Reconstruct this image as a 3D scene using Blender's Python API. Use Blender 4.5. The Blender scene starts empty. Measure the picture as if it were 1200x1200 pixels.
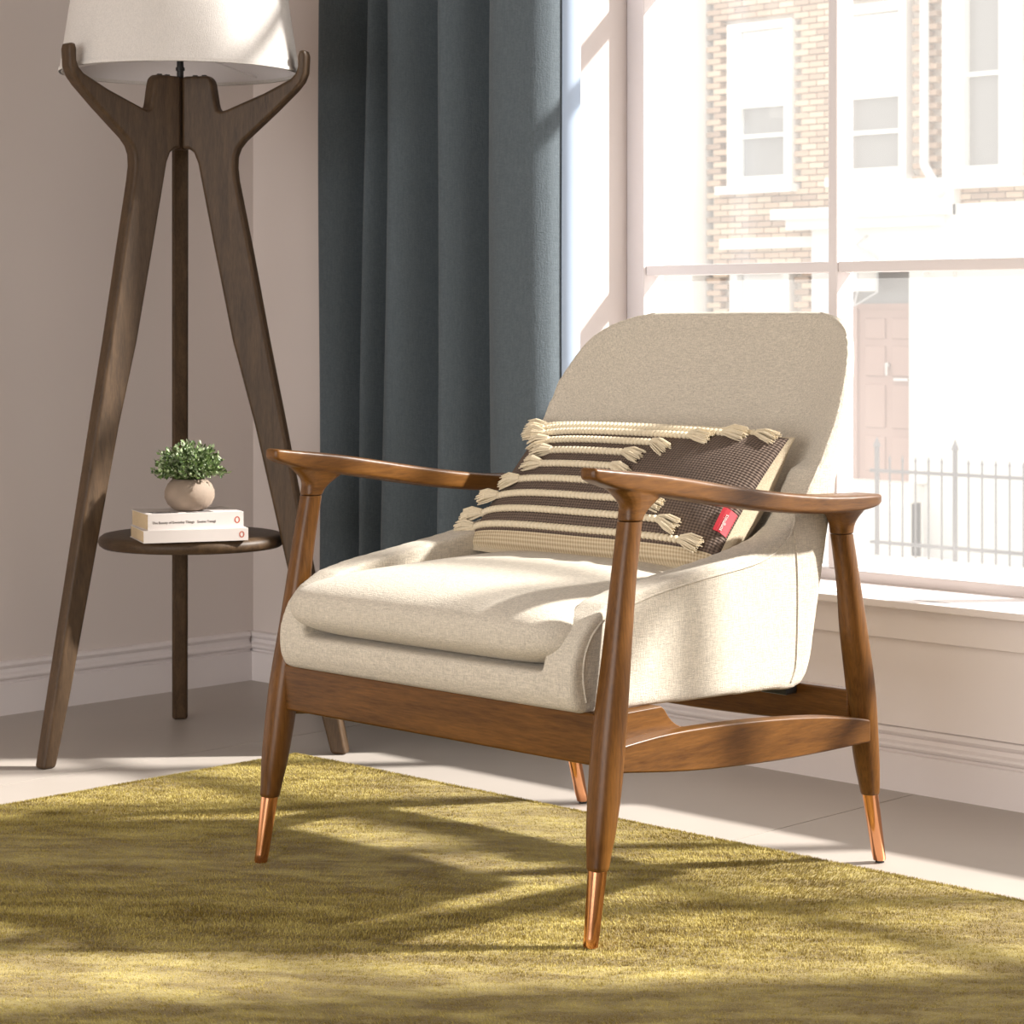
import bpy, bmesh, math, random
import numpy as np
from mathutils import Vector

random.seed(7)
rng = np.random.default_rng(7)
S = bpy.context.scene
COL = S.collection
R = math.radians

# ------------------------------------------------------------------ camera
cam_d = bpy.data.cameras.new('camera')
cam = bpy.data.objects.new('camera', cam_d)
COL.objects.link(cam)
cam.location = (0, 0, .8)
cam.rotation_euler = (R(90), 0, R(44.4))
cam_d.sensor_width = 36
cam_d.lens = 81
cam_d.shift_y = -.1875
cam_d.clip_end = 200
cam_d.dof.use_dof = True
cam_d.dof.focus_distance = 3.3
cam_d.dof.aperture_fstop = 20
S.camera = cam

# ------------------------------------------------------------------ world, sun, lights, exposure
w = bpy.data.worlds.new('sky')
S.world = w
w.use_nodes = True
bg = w.node_tree.nodes['Background']
bg.inputs[0].default_value = (1.0, .99, .97, 1)
bg.inputs[1].default_value = 1.5

SUN_DIR = Vector((.645, .78, .70)).normalized()      # towards the sun
sd = bpy.data.lights.new('sun', 'SUN')
sd.energy = 12.5
sd.angle = R(2.4)
sd.color = (1, .965, .91)
sun = bpy.data.objects.new('sun', sd)
COL.objects.link(sun)
sun.rotation_euler = SUN_DIR.to_track_quat('Z', 'Y').to_euler()
sun.location = (3, 8, 8)

ad = bpy.data.lights.new('room_fill_light', 'AREA')   # added soft fill in front of the solid wall behind the camera
ad.shape = 'RECTANGLE'
ad.size, ad.size_y = 3.2, 1.9
ad.energy = 130
ad.color = (1, .98, .955)
al = bpy.data.objects.new('room_fill_light', ad)
COL.objects.link(al)
al.location = (-1.2, -2.38, 1.15)
al.rotation_euler = (R(-90), 0, R(180))

S.view_settings.view_transform = 'Standard'
S.view_settings.look = 'None'
S.view_settings.exposure = .12
S.view_settings.gamma = 1
S.view_settings.use_curve_mapping = False

# ------------------------------------------------------------------ helpers
def tag(o, label=None, cat=None, group=None, kind=None):
    if label: o['label'] = label
    if cat: o['category'] = cat
    if group: o['group'] = group
    if kind: o['kind'] = kind
    return o

def empty(name, loc, label=None, cat=None, group=None, kind=None):
    o = bpy.data.objects.new(name, None)
    o.empty_display_size = .1
    COL.objects.link(o)
    o.location = loc
    return tag(o, label, cat, group, kind)

def link(name, me, mat, parent=None, smooth=False):
    o = bpy.data.objects.new(name, me)
    COL.objects.link(o)
    if mat is not None:
        for m in (mat if isinstance(mat, (list, tuple)) else [mat]):
            me.materials.append(m)
    if parent is not None: o.parent = parent
    if smooth:
        me.polygons.foreach_set('use_smooth', [True] * len(me.polygons))
        me.set_sharp_from_angle(angle=R(48))
    return o

def mesh(name, verts, faces, mat, parent=None, smooth=False):
    me = bpy.data.meshes.new(name)
    me.from_pydata([tuple(v) for v in verts], [], faces)
    bm = bmesh.new(); bm.from_mesh(me)
    bmesh.ops.recalc_face_normals(bm, faces=bm.faces)
    bm.to_mesh(me); bm.free()
    return link(name, me, mat, parent, smooth)

def bevel(o, width, seg=3, angle=35):
    m = o.modifiers.new('bevel', 'BEVEL')
    m.width = width; m.segments = seg; m.limit_method = 'ANGLE'; m.angle_limit = R(angle)
    o.data.polygons.foreach_set('use_smooth', [True] * len(o.data.polygons))
    wn = o.modifiers.new('wn', 'WEIGHTED_NORMAL'); wn.keep_sharp = True
    return o

class MB:
    """collects simple solids into one mesh"""
    def __init__(self): self.v = []; self.f = []
    def add(self, v, f):
        n = len(self.v); self.v += [tuple(p) for p in v]; self.f += [tuple(i + n for i in q) for q in f]
        return self
    def box(self, x0, x1, y0, y1, z0, z1):
        v = [(x, y, z) for z in (z0, z1) for y in (y0, y1) for x in (x0, x1)]
        return self.add(v, [(0, 2, 3, 1), (4, 5, 7, 6), (0, 1, 5, 4), (2, 6, 7, 3), (0, 4, 6, 2), (1, 3, 7, 5)])
    def tube(self, p0, p1, r0, r1=None, n=10):
        r1 = r0 if r1 is None else r1
        p0, p1 = Vector(p0), Vector(p1); d = (p1 - p0).normalized()
        a = d.orthogonal().normalized(); b = d.cross(a)
        v = []
        for p, r in ((p0, r0), (p1, r1)):
            v += [p + (a * math.cos(t) + b * math.sin(t)) * r for t in (2 * math.pi * i / n for i in range(n))]
        f = [(i, (i + 1) % n, n + (i + 1) % n, n + i) for i in range(n)]
        f += [tuple(range(n))[::-1], tuple(range(n, 2 * n))]
        return self.add(v, f)
    def build(self, name, mat, parent=None, smooth=False):
        return mesh(name, self.v, self.f, mat, parent, smooth)

def box(name, x0, x1, y0, y1, z0, z1, mat, parent=None, bev=0, seg=2):
    o = MB().box(x0, x1, y0, y1, z0, z1).build(name, mat, parent)
    if bev: bevel(o, bev, seg)
    return o

def loft(name, rings, mat, parent=None, caps=True, smooth=True, closed=True):
    n = len(rings[0]); v = [p for r in rings for p in r]; f = []
    for i in range(len(rings) - 1):
        for j in range(n if closed else n - 1):
            k = (j + 1) % n
            f.append((i * n + j, i * n + k, (i + 1) * n + k, (i + 1) * n + j))
    if caps:
        f.append(tuple(range(n))[::-1]); f.append(tuple(range((len(rings) - 1) * n, len(rings) * n)))
    return mesh(name, v, f, mat, parent, smooth)

def sup(a, b, n, m=24):
    """superellipse ring"""
    out = []
    for i in range(m):
        t = 2 * math.pi * i / m
        c, s = math.cos(t), math.sin(t)
        out.append((a * math.copysign(abs(c) ** (2 / n), c), b * math.copysign(abs(s) ** (2 / n), s)))
    return out

def interp(keys, n):
    """Catmull-Rom through rows of numbers, the first column rising or falling"""
    K = np.array(keys, float); xs = K[:, 0]
    t = np.linspace(0, len(K) - 1, n)
    out = []
    for q in t:
        i = min(int(q), len(K) - 2); u = q - i
        p0 = K[max(i - 1, 0)]; p1 = K[i]; p2 = K[i + 1]; p3 = K[min(i + 2, len(K) - 1)]
        out.append(.5 * (2 * p1 + (p2 - p0) * u + (2 * p0 - 5 * p1 + 4 * p2 - p3) * u * u + (3 * p1 - p0 - 3 * p2 + p3) * u ** 3))
    return out

def prism(name, poly, axis, a, b, mat, parent=None, bev=0, seg=3):
    """a polygon of (p, q) pairs pushed out along an axis: x -> (y, z), y -> (x, z), z -> (x, y)"""
    def at(p, q, c):
        return {'x': (c, p, q), 'y': (p, c, q), 'z': (p, q, c)}[axis]
    n = len(poly)
    v = [at(p, q, a) for p, q in poly] + [at(p, q, b) for p, q in poly]
    f = [tuple(range(n)), tuple(range(n, 2 * n))[::-1]] + [(i, i + n, (i + 1) % n + n, (i + 1) % n) for i in range(n)]
    o = mesh(name, v, f, mat, parent)
    if bev: bevel(o, bev, seg, 40)
    return o

def lathe(name, prof, mat, parent=None, n=48, centre=(0, 0, 0)):
    cx, cy, cz = centre
    rings = [[(cx + r * math.cos(2 * math.pi * i / n), cy + r * math.sin(2 * math.pi * i / n), cz + z) for i in range(n)] for r, z in prof]
    return loft(name, rings, mat, parent, caps=False)

def text_mesh(name, body, size, mat, parent, loc, rot, extrude=.00015):
    cu = bpy.data.curves.new(name, 'FONT')
    cu.body = body; cu.size = size; cu.extrude = extrude; cu.resolution_u = 2
    tmp = bpy.data.objects.new(name + '_curve', cu); COL.objects.link(tmp)
    dg = bpy.context.evaluated_depsgraph_get()
    me = bpy.data.meshes.new_from_object(tmp.evaluated_get(dg))
    bpy.data.objects.remove(tmp); bpy.data.curves.remove(cu)
    me.materials.clear()
    o = link(name, me, mat, parent)
    o.location = loc; o.rotation_euler = rot
    return o

# ------------------------------------------------------------------ materials
def new_mat(name):
    m = bpy.data.materials.new(name); m.use_nodes = True
    nt = m.node_tree
    return m, nt, nt.nodes['Principled BSDF']

def N(nt, kind, **kw):
    n = nt.nodes.new(kind)
    for k, v in kw.items():
        if k in n.inputs: n.inputs[k].default_value = v
        else: setattr(n, k, v)
    return n

def plain(name, col, rough=.6, metal=0, noise=0, scale=20, bump=0, bscale=200, spec=.5):
    m, nt, b = new_mat(name)
    b.inputs['Base Color'].default_value = (*col, 1)
    b.inputs['Roughness'].default_value = rough
    b.inputs['Metallic'].default_value = metal
    b.inputs['Specular IOR Level'].default_value = spec
    L = nt.links.new
    if noise or bump:
        tc = N(nt, 'ShaderNodeTexCoord')
    if noise:
        t = N(nt, 'ShaderNodeTexNoise', Scale=scale, Detail=5.0)
        L(tc.outputs['Object'], t.inputs['Vector'])
        mx = N(nt, 'ShaderNodeMix', data_type='RGBA')
        mx.inputs[6].default_value = (*[c * (1 - noise) for c in col], 1)
        mx.inputs[7].default_value = (*[min(1, c * (1 + noise)) for c in col], 1)
        L(t.outputs['Fac'], mx.inputs[0]); L(mx.outputs[2], b.inputs['Base Color'])
    if bump:
        t2 = N(nt, 'ShaderNodeTexNoise', Scale=bscale, Detail=3.0)
        L(tc.outputs['Object'], t2.inputs['Vector'])
        bp = N(nt, 'ShaderNodeBump', Strength=bump, Distance=.001)
        L(t2.outputs['Fac'], bp.inputs['Height']); L(bp.outputs['Normal'], b.inputs['Normal'])
    return m

def wood(name, dark, light, axis, rough=.35, fine=1.0, coat=.0):
    m, nt, b = new_mat(name); L = nt.links.new
    tc = N(nt, 'ShaderNodeTexCoord')
    mp = N(nt, 'ShaderNodeMapping')
    sc = {'x': (2.2, 22, 22), 'y': (22, 2.2, 22), 'z': (22, 22, 2.2)}[axis]
    mp.inputs['Scale'].default_value = sc
    L(tc.outputs['Object'], mp.inputs['Vector'])
    n1 = N(nt, 'ShaderNodeTexNoise', Scale=2.0 * fine, Detail=6.0, Roughness=.6, Distortion=.6)
    n2 = N(nt, 'ShaderNodeTexNoise', Scale=16.0 * fine, Detail=3.0, Roughness=.6)
    L(mp.outputs[0], n1.inputs['Vector']); L(mp.outputs[0], n2.inputs['Vector'])
    a = N(nt, 'ShaderNodeMath', operation='MULTIPLY_ADD'); a.inputs[1].default_value = .55
    c = N(nt, 'ShaderNodeMath', operation='MULTIPLY'); c.inputs[1].default_value = .45
    L(n2.outputs['Fac'], c.inputs[0]); L(n1.outputs['Fac'], a.inputs[0]); L(c.outputs[0], a.inputs[2])
    cr = N(nt, 'ShaderNodeValToRGB')
    cr.color_ramp.elements[0].position = .32; cr.color_ramp.elements[0].color = (*dark, 1)
    cr.color_ramp.elements[1].position = .68; cr.color_ramp.elements[1].color = (*light, 1)
    L(a.outputs[0], cr.inputs[0]); L(cr.outputs[0], b.inputs['Base Color'])
    b.inputs['Roughness'].default_value = rough
    b.inputs['Specular IOR Level'].default_value = .28
    b.inputs['Coat Weight'].default_value = coat
    b.inputs['Coat Roughness'].default_value = .25
    bp = N(nt, 'ShaderNodeBump', Strength=.12, Distance=.0006)
    L(n2.outputs['Fac'], bp.inputs['Height']); L(bp.outputs['Normal'], b.inputs['Normal'])
    return m

def linen(name, col, scale=1.0, contrast=.16, bump=.5, transl=0):
    """woven fabric with slubby threads both ways"""
    m, nt, b = new_mat(name); L = nt.links.new
    tc = N(nt, 'ShaderNodeTexCoord')
    outs = []
    for s in ((90, 700, 700), (700, 90, 700), (700, 700, 90)):
        mp = N(nt, 'ShaderNodeMapping'); mp.inputs['Scale'].default_value = [q * scale for q in s]
        L(tc.outputs['Object'], mp.inputs['Vector'])
        n = N(nt, 'ShaderNodeTexNoise', Scale=1.0, Detail=2.0)
        L(mp.outputs[0], n.inputs['Vector']); outs.append(n.outputs['Fac'])
    a = N(nt, 'ShaderNodeMath', operation='ADD'); L(outs[0], a.inputs[0]); L(outs[1], a.inputs[1])
    a2 = N(nt, 'ShaderNodeMath', operation='ADD'); L(a.outputs[0], a2.inputs[0]); L(outs[2], a2.inputs[1])
    d = N(nt, 'ShaderNodeMapRange'); d.inputs[1].default_value = 1.15; d.inputs[2].default_value = 1.85
    L(a2.outputs[0], d.inputs[0])
    mx = N(nt, 'ShaderNodeMix', data_type='RGBA')
    mx.inputs[6].default_value = (*[c * (1 - contrast) for c in col], 1)
    mx.inputs[7].default_value = (*[min(1, c * (1 + contrast)) for c in col], 1)
    L(d.outputs[0], mx.inputs[0]); L(mx.outputs[2], b.inputs['Base Color'])
    b.inputs['Roughness'].default_value = .9
    b.inputs['Specular IOR Level'].default_value = .15
    b.inputs['Sheen Weight'].default_value = .12
    bp = N(nt, 'ShaderNodeBump', Strength=bump, Distance=.0008)
    L(d.outputs[0], bp.inputs['Height']); L(bp.outputs['Normal'], b.inputs['Normal'])
    if transl:
        tr = N(nt, 'ShaderNodeBsdfTranslucent'); L(mx.outputs[2], tr.inputs['Color'])
        ms = N(nt, 'ShaderNodeMixShader'); ms.inputs[0].default_value = transl
        out = nt.nodes['Material Output']
        L(b.outputs[0], ms.inputs[1]); L(tr.outputs[0], ms.inputs[2]); L(ms.outputs[0], out.inputs[0])
    return m

M = {}
M['wall'] = plain('wall_paint', (.67, .595, .56), .85, noise=.025, scale=1.5, bump=.08, bscale=90)
M['trim'] = plain('trim_paint', (.76, .70, .69), .5, noise=.015, scale=3)
M['sillpaint'] = plain('sill_paint', (.82, .755, .735), .45, noise=.015, scale=4)
M['ceiling'] = plain('ceiling_paint', (.55, .53, .50), .9)  # invented tone for the unseen ceiling, darkened to cut light bounced downward
M['tile'] = plain('floor_tile', (.41, .365, .325), .40, noise=.10, scale=3.5, bump=.05, bscale=60)
M['grout'] = plain('grout', (.82, .80, .77), .8)
for ax in 'xyz':
    M['oak_' + ax] = wood('chair_wood_' + ax, (.062, .0225, .0035), (.180, .074, .0145), ax, .38, coat=.05)
    M['walnut_' + ax] = wood('lamp_wood_' + ax, (.032, .018, .0085), (.098, .058, .030), ax, .50, fine=1.6)
M['copper'] = plain('copper', (.72, .35, .18), .14, metal=1)
M['rubber'] = plain('black_rubber', (.02, .02, .02), .6)
M['steel'] = plain('steel', (.6, .58, .55), .3, metal=1)
M['black_metal'] = plain('black_metal', (.015, .015, .015), .4)
M['linen'] = linen('chair_linen', (.58, .52, .43), 1.0, .22)
M['stitch'] = plain('stitch', (.44, .38, .30), .9)
M['shade'] = linen('shade_linen', (.74, .70, .66), 1.3, .10, .4, transl=.12)
M['shade_in'] = plain('shade_lining', (.78, .74, .74), .8)
M['curtain'] = linen('curtain_fabric', (.100, .122, .138), .55, .14, .35)
M['lining'] = plain('curtain_lining', (.45, .55, .70), .9)
M['cord'] = plain('cotton_cord', (.72, .62, .45), .9, noise=.12, scale=300, bump=.3, bscale=900)
M['cream'] = linen('pillow_back', (.52, .43, .30), 1.2, .12)
M['red'] = plain('red_tag', (.45, .012, .025), .6)
M['whiteprint'] = plain('white_print', (.8, .7, .65), .6)
M['rug'] = plain('rug_ground', (.20, .155, .035), .95, noise=.3, scale=6)
M['book'] = plain('book_cover', (.64, .585, .555), .45, noise=.03, scale=30)
M['pages'] = plain('book_pages', (.55, .42, .26), .9, noise=.15, scale=200)
M['ink'] = plain('ink', (.06, .05, .05), .7)
M['logo'] = plain('logo_red', (.45, .07, .03), .6)
M['pot'] = plain('stoneware', (.27, .205, .155), .8, noise=.35, scale=22, bump=.4, bscale=120)
M['soil'] = plain('soil', (.05, .035, .025), .95)
M['stem'] = plain('stem_green', (.10, .14, .05), .7)

def leaf_mat():
    m, nt, b = new_mat('leaf'); L = nt.links.new
    g = N(nt, 'ShaderNodeNewGeometry')
    cr = N(nt, 'ShaderNodeValToRGB')
    e = cr.color_ramp.elements
    e[0].position = 0; e[0].color = (.035, .075, .018, 1)
    e[1].position = 1; e[1].color = (.55, .62, .42, 1)
    k = e.new(.55); k.color = (.17, .26, .075, 1)
    L(g.outputs['Random Per Island'], cr.inputs[0]); L(cr.outputs[0], b.inputs['Base Color'])
    b.inputs['Roughness'].default_value = .45
    return m
M['leaf'] = leaf_mat()

def pile_mat():
    m, nt, b = new_mat('rug_pile'); L = nt.links.new
    tc = N(nt, 'ShaderNodeTexCoord')
    mp = N(nt, 'ShaderNodeMapping', vector_type='TEXTURE'); mp.inputs['Scale'].default_value = (.24, .075, 1); mp.inputs['Rotation'].default_value = (0, 0, R(40))
    L(tc.outputs['Object'], mp.inputs['Vector'])
    n = N(nt, 'ShaderNodeTexNoise', Scale=1.6, Detail=8.0, Roughness=.65, Distortion=.4)
    L(mp.outputs[0], n.inputs['Vector'])
    g = N(nt, 'ShaderNodeNewGeometry')
    a = N(nt, 'ShaderNodeMath', operation='MULTIPLY_ADD'); a.inputs[1].default_value = .28
    L(g.outputs['Random Per Island'], a.inputs[0]); L(n.outputs['Fac'], a.inputs[2])
    cr = N(nt, 'ShaderNodeValToRGB')
    cr.color_ramp.elements[0].position = .46; cr.color_ramp.elements[0].color = (.185, .125, .021, 1)
    cr.color_ramp.elements[1].position = .84; cr.color_ramp.elements[1].color = (.56, .46, .145, 1)
    L(a.outputs[0], cr.inputs[0]); L(cr.outputs[0], b.inputs['Base Color'])
    b.inputs['Roughness'].default_value = .85
    b.inputs['Specular IOR Level'].default_value = .15
    b.inputs['Sheen Weight'].default_value = .2
    return m
M['pile'] = pile_mat()
M['rugbody'] = pile_mat()
_nt = M['rugbody'].node_tree
_t = N(_nt, 'ShaderNodeTexNoise', Scale=420.0, Detail=4.0); _tc = N(_nt, 'ShaderNodeTexCoord'); _bp = N(_nt, 'ShaderNodeBump', Strength=.9, Distance=.003)
_nt.links.new(_tc.outputs['Object'], _t.inputs['Vector']); _nt.links.new(_t.outputs['Fac'], _bp.inputs['Height']); _nt.links.new(_bp.outputs['Normal'], _nt.nodes['Principled BSDF'].inputs['Normal'])

def knit_mat():
    """brown knit with a cream band at the lower edge, laid out in the cover's own UVs"""
    m, nt, b = new_mat('pillow_knit'); L = nt.links.new
    uv = N(nt, 'ShaderNodeUVMap'); sep = N(nt, 'ShaderNodeSeparateXYZ'); L(uv.outputs[0], sep.inputs[0])
    def sn(src, k, off=0):
        a = N(nt, 'ShaderNodeMath', operation='MULTIPLY_ADD'); a.inputs[1].default_value = k; a.inputs[2].default_value = off
        L(src, a.inputs[0]); s = N(nt, 'ShaderNodeMath', operation='SINE'); L(a.outputs[0], s.inputs[0]); return s.outputs[0]
    # diagonal lattice of stitches
    p = N(nt, 'ShaderNodeMath', operation='ADD'); q = N(nt, 'ShaderNodeMath', operation='SUBTRACT')
    su = N(nt, 'ShaderNodeMath', operation='MULTIPLY'); su.inputs[1].default_value = 95 * math.pi
    sv = N(nt, 'ShaderNodeMath', operation='MULTIPLY'); sv.inputs[1].default_value = 56 * math.pi
    L(sep.outputs[0], su.inputs[0]); L(sep.outputs[1], sv.inputs[0])
    L(su.outputs[0], p.inputs[0]); L(sv.outputs[0], p.inputs[1]); L(su.outputs[0], q.inputs[0]); L(sv.outputs[0], q.inputs[1])
    s1 = N(nt, 'ShaderNodeMath', operation='SINE'); L(p.outputs[0], s1.inputs[0])
    s2 = N(nt, 'ShaderNodeMath', operation='SINE'); L(q.outputs[0], s2.inputs[0])
    pr = N(nt, 'ShaderNodeMath', operation='MULTIPLY'); L(s1.outputs[0], pr.inputs[0]); L(s2.outputs[0], pr.inputs[1])
    h = N(nt, 'ShaderNodeMapRange'); h.inputs[1].default_value = -1; h.inputs[2].default_value = 1; L(pr.outputs[0], h.inputs[0])
    dk = N(nt, 'ShaderNodeMix', data_type='RGBA'); dk.inputs[6].default_value = (.055, .038, .030, 1); dk.inputs[7].default_value = (.205, .15, .118, 1)
    L(h.outputs[0], dk.inputs[0])
    lt = N(nt, 'ShaderNodeMix', data_type='RGBA'); lt.inputs[6].default_value = (.40, .30, .18, 1); lt.inputs[7].default_value = (.72, .60, .42, 1)
    L(h.outputs[0], lt.inputs[0])
    st = N(nt, 'ShaderNodeMath', operation='LESS_THAN'); st.inputs[1].default_value = .075; L(sep.outputs[1], st.inputs[0])
    mx = N(nt, 'ShaderNodeMix', data_type='RGBA'); L(st.outputs[0], mx.inputs[0]); L(dk.outputs[2], mx.inputs[6]); L(lt.outputs[2], mx.inputs[7])
    L(mx.outputs[2], b.inputs['Base Color'])
    b.inputs['Roughness'].default_value = .9; b.inputs['Specular IOR Level'].default_value = .2
    bp = N(nt, 'ShaderNodeBump', Strength=.9, Distance=.0015); L(h.outputs[0], bp.inputs['Height']); L(bp.outputs['Normal'], b.inputs['Normal'])
    return m
M['knit'] = knit_mat()

def pane_mat():
    m = bpy.data.materials.new('hazy_glass'); m.use_nodes = True
    nt = m.node_tree; nt.nodes.clear(); L = nt.links.new
    out = N(nt, 'ShaderNodeOutputMaterial')
    t = N(nt, 'ShaderNodeBsdfTransparent'); t.inputs[0].default_value = (1, 1, 1, 1)
    v = N(nt, 'ShaderNodeBsdfTranslucent'); v.inputs[0].default_value = (.95, .95, .95, 1)
    g = N(nt, 'ShaderNodeBsdfGlossy', Roughness=.02)
    m1 = N(nt, 'ShaderNodeMixShader'); m1.inputs[0].default_value = .11
    m2 = N(nt, 'ShaderNodeMixShader'); m2.inputs[0].default_value = .05
    L(t.outputs[0], m1.inputs[1]); L(v.outputs[0], m1.inputs[2])
    L(m1.outputs[0], m2.inputs[1]); L(g.outputs[0], m2.inputs[2]); L(m2.outputs[0], out.inputs[0])
    return m
M['pane'] = pane_mat()
M['farglass'] = plain('far_glass', (.30, .29, .28), .15)
M['stucco'] = plain('white_stucco', (.82, .80, .76), .8)
M['mortar'] = plain('mortar', (.74, .68, .60), .9)
M['stone'] = plain('pale_stone', (.80, .77, .70), .85, noise=.06, scale=4)
M['blindw'] = plain('blind_white', (.92, .90, .86), .8)
M['doorpaint'] = plain('door_paint', (.42, .27, .22), .5)
M['lead'] = plain('pipe_paint', (.62, .62, .62), .6)
M['iron'] = plain('iron_paint', (.16, .15, .15), .5)
M['paving'] = plain('paving', (.42, .40, .38), .9, noise=.05, scale=1)

def brick_mat():
    m, nt, b = new_mat('brick_face'); L = nt.links.new
    g = N(nt, 'ShaderNodeNewGeometry')
    cr = N(nt, 'ShaderNodeValToRGB'); e = cr.color_ramp.elements
    e[0].color = (.40, .29, .22, 1); e[1].color = (.68, .54, .40, 1)
    k = e.new(.5); k.color = (.60, .43, .31, 1)
    L(g.outputs['Random Per Island'], cr.inputs[0]); L(cr.outputs[0], b.inputs['Base Color'])
    b.inputs['Roughness'].default_value = .9
    return m
M['brick'] = brick_mat()

# ------------------------------------------------------------------ room shell
XL, YW, XR, YF, HC = -4.011, 3.27, 1.6, -2.5, 2.8
WX0, WX1, WZ0, WZ1 = -3.03, -.60, .318, 2.58      # window opening
T = .2
floor = tag(MB().box(XL - T, XR, YF, YW + T, -.08, -.004).build('floor', M['grout']), 'pale stone tiled floor', None, None, 'structure')
P_ = 1.165
tile_me = None
ix0 = -3.40 - P_
for i in range(6):
    for j in range(6):
        x0 = ix0 + i * P_; x1 = x0 + P_
        y1 = YW + .0 - j * P_; y0 = y1 - P_
        x0 = max(x0, XL); x1 = min(x1, XR); y0 = max(y0, YF)
        if x1 - x0 < .05 or y1 - y0 < .05: continue
        g = .0014
        t = MB().box(x0 + g, x1 - g, y0 + g, y1 - g, -.0038, 0).build('tile', M['tile'], floor)
tag(box('ceiling', XL - T, XR + T, YF - T, YW + T, HC, HC + .1, M['ceiling']), 'plain dull grey ceiling out of view', None, None, 'structure')
wb = MB()
wb.box(XL - T, WX0, YW, YW + T, 0, HC).box(WX1, XR + T, YW, YW + T, 0, HC)
wb.box(WX0, WX1, YW, YW + T, 0, .313).box(WX0, WX1, YW, YW + T, WZ1, HC)
tag(wb.build('wall_back', M['wall']), 'warm grey wall around the tall window', None, None, 'structure')
tag(box('wall_left', XL - T, XL, YF, YW, 0, HC, M['wall']), 'plain warm grey wall behind the floor lamp', None, None, 'structure')
tag(box('wall_right', XR, XR + T, YF, YW, 0, HC, M['wall']), None, None, None, 'structure')
tag(box('wall_front', XL - T, XR + T, YF - T, YF, 0, HC, M['wall']), None, None, None, 'structure')

# skirting with a stepped moulding
PROF = [(0, 0), (.018, 0), (.018, .064), (.013, .066), (.013, .070), (.019, .073), (.0205, .077), (.019, .081), (.011, .085), (.008, .092), (.013, .096), (.015, .100), (.012, .106), (.004, .108), (0, .108)]
def skirting(name, p0, p1, inward):
    p0, p1, n = Vector(p0), Vector(p1), Vector(inward)
    rings = [[tuple(p + n * d + Vector((0, 0, z))) for d, z in PROF] for p in (p0, p1)]
    o = loft(name, rings, M['trim'], None, True, False)
    return tag(o, None, None, None, 'structure')
skirting('baseboard_left', (XL, YF, 0), (XL, YW - .018, 0), (1, 0, 0))
skirting('baseboard_back', (XL, YW, 0), (XR, YW, 0), (0, -1, 0))

# ------------------------------------------------------------------ window
win = empty('window_1', (WX0, YW, WZ0), None, None, None, 'structure')
def wchild(o):
    o.parent = win; o.matrix_parent_inverse = win.matrix_world.inverted() if False else o.matrix_parent_inverse
    o.location = (-WX0, -YW, -WZ0); return o
GY = 3.433
def wbox(name, *a, bev=.003): return wchild(box(name, *a, bev=bev))
so = MB().box(WX0, WX1, 3.26, GY + .01, .313, .326).box(WX0 - .06, WX1 + .06, 3.228, 3.27, .313, .326).build('sill', M['sillpaint'])
wchild(bevel(so, .002, 2))
wbox('apron', WX0 - .04, WX1 + .04, 3.252, 3.2702, .258, .313, M['sillpaint'], bev=.002)
wbox('panel', WX0 - .04, WX1 + .04, 3.262, 3.2702, .1085, .258, M['sillpaint'], bev=.001)
# outer frame
wbox('frame', WX0, -2.985, GY - .015, GY + .045, .326, WZ1, M['trim'])
wbox('frame', WX1 - .045, WX1, GY - .015, GY + .045, .326, WZ1, M['trim'])
wbox('frame', -2.985, WX1 - .045, GY - .015, GY + .045, .324, .346, M['trim'])
wbox('frame', -2.985, WX1 - .045, GY - .015, GY + .045, WZ1 - .04, WZ1, M['trim'])
cols = [-2.985]
x = -2.53
while x < WX1 - .2:
    wbox('mullion', x - .010, x + .010, GY - .012, GY + .040, .346, WZ1 - .04, M['trim'])
    cols.append(x); x += .47
cols.append(WX1 - .045)
rows = [.346, .897, 1.450, 2.0, WZ1 - .04]
for i in range(len(cols) - 1):
    a = cols[i] + (.010 if i else 0); b = cols[i + 1] - (.010 if i + 1 < len(cols) - 1 else 0)
    for z in rows[1:-1]:
        wbox('glazing_bar', a, b, GY - .008, GY + .034, z - .010, z + .010, M['trim'], bev=.002)
    for j in range(len(rows) - 1):
        c = rows[j] + (.010 if j else 0); d = rows[j + 1] - (.010 if j + 1 < len(rows) - 1 else 0)
        v = [(a, GY + .02, c), (b, GY + .02, c), (b, GY + .02, d), (a, GY + .02, d)]
        wchild(mesh('pane', v, [(0, 1, 2, 3)], M['pane']))

# ------------------------------------------------------------------ street outside
Z0 = -2.05
tag(box('ground', -45, 25, YW + .4, 45, Z0 - .2, Z0, M['paving']), 'pale paved street outside the window', None, None, 'structure')
bl = empty('brick_street_house', (-16, 22, Z0), 'pale brick town house with tall sash windows and panelled front door across the street', 'building')
def bo(o): o.parent = bl; o.location = (16, -22, -Z0); return o
def bbox(name, *a, bev=0): return bo(box(name, *a, bev=bev))
bbox('wall', -18.18, -6, 22.12, 24, Z0, 8.5, M['mortar'])
holes = [(-17.82, -16.84, 2.40, 4.42), (-16.16, -15.20, 2.40, 4.48), (-14.71, -13.68, 2.37, 4.9), (-17.78, -16.87, -.3, 1.45)]
holes += [(h[0] + 3.1, h[1] + 3.1, h[2], h[3]) for h in holes[:2]] + [(h[0], h[1], h[2] + 3.2, h[3] + 3.2) for h in holes[:3]]
bm_ = MB()
row = 0; z = Z0
while z < 8.4:
    xx = -18.18 + (.1125 if row % 2 else 0)
    while xx < -9:
        x0, x1 = xx, xx + .212
        keep = not (z < 1.50 and x1 > -16.5)
        for h in holes:
            if x1 > h[0] and x0 < h[1] and z + .065 > h[2] and z < h[3]: keep = False; break
        if keep: bm_.box(x0, x1, 22.0 + rng.uniform(-.004, .004), 22.12, z, z + .063)
        xx += .225
    z += .075; row += 1
o = bo(bm_.build('brickwork', M['brick'])); o['kind'] = 'stuff'
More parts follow.
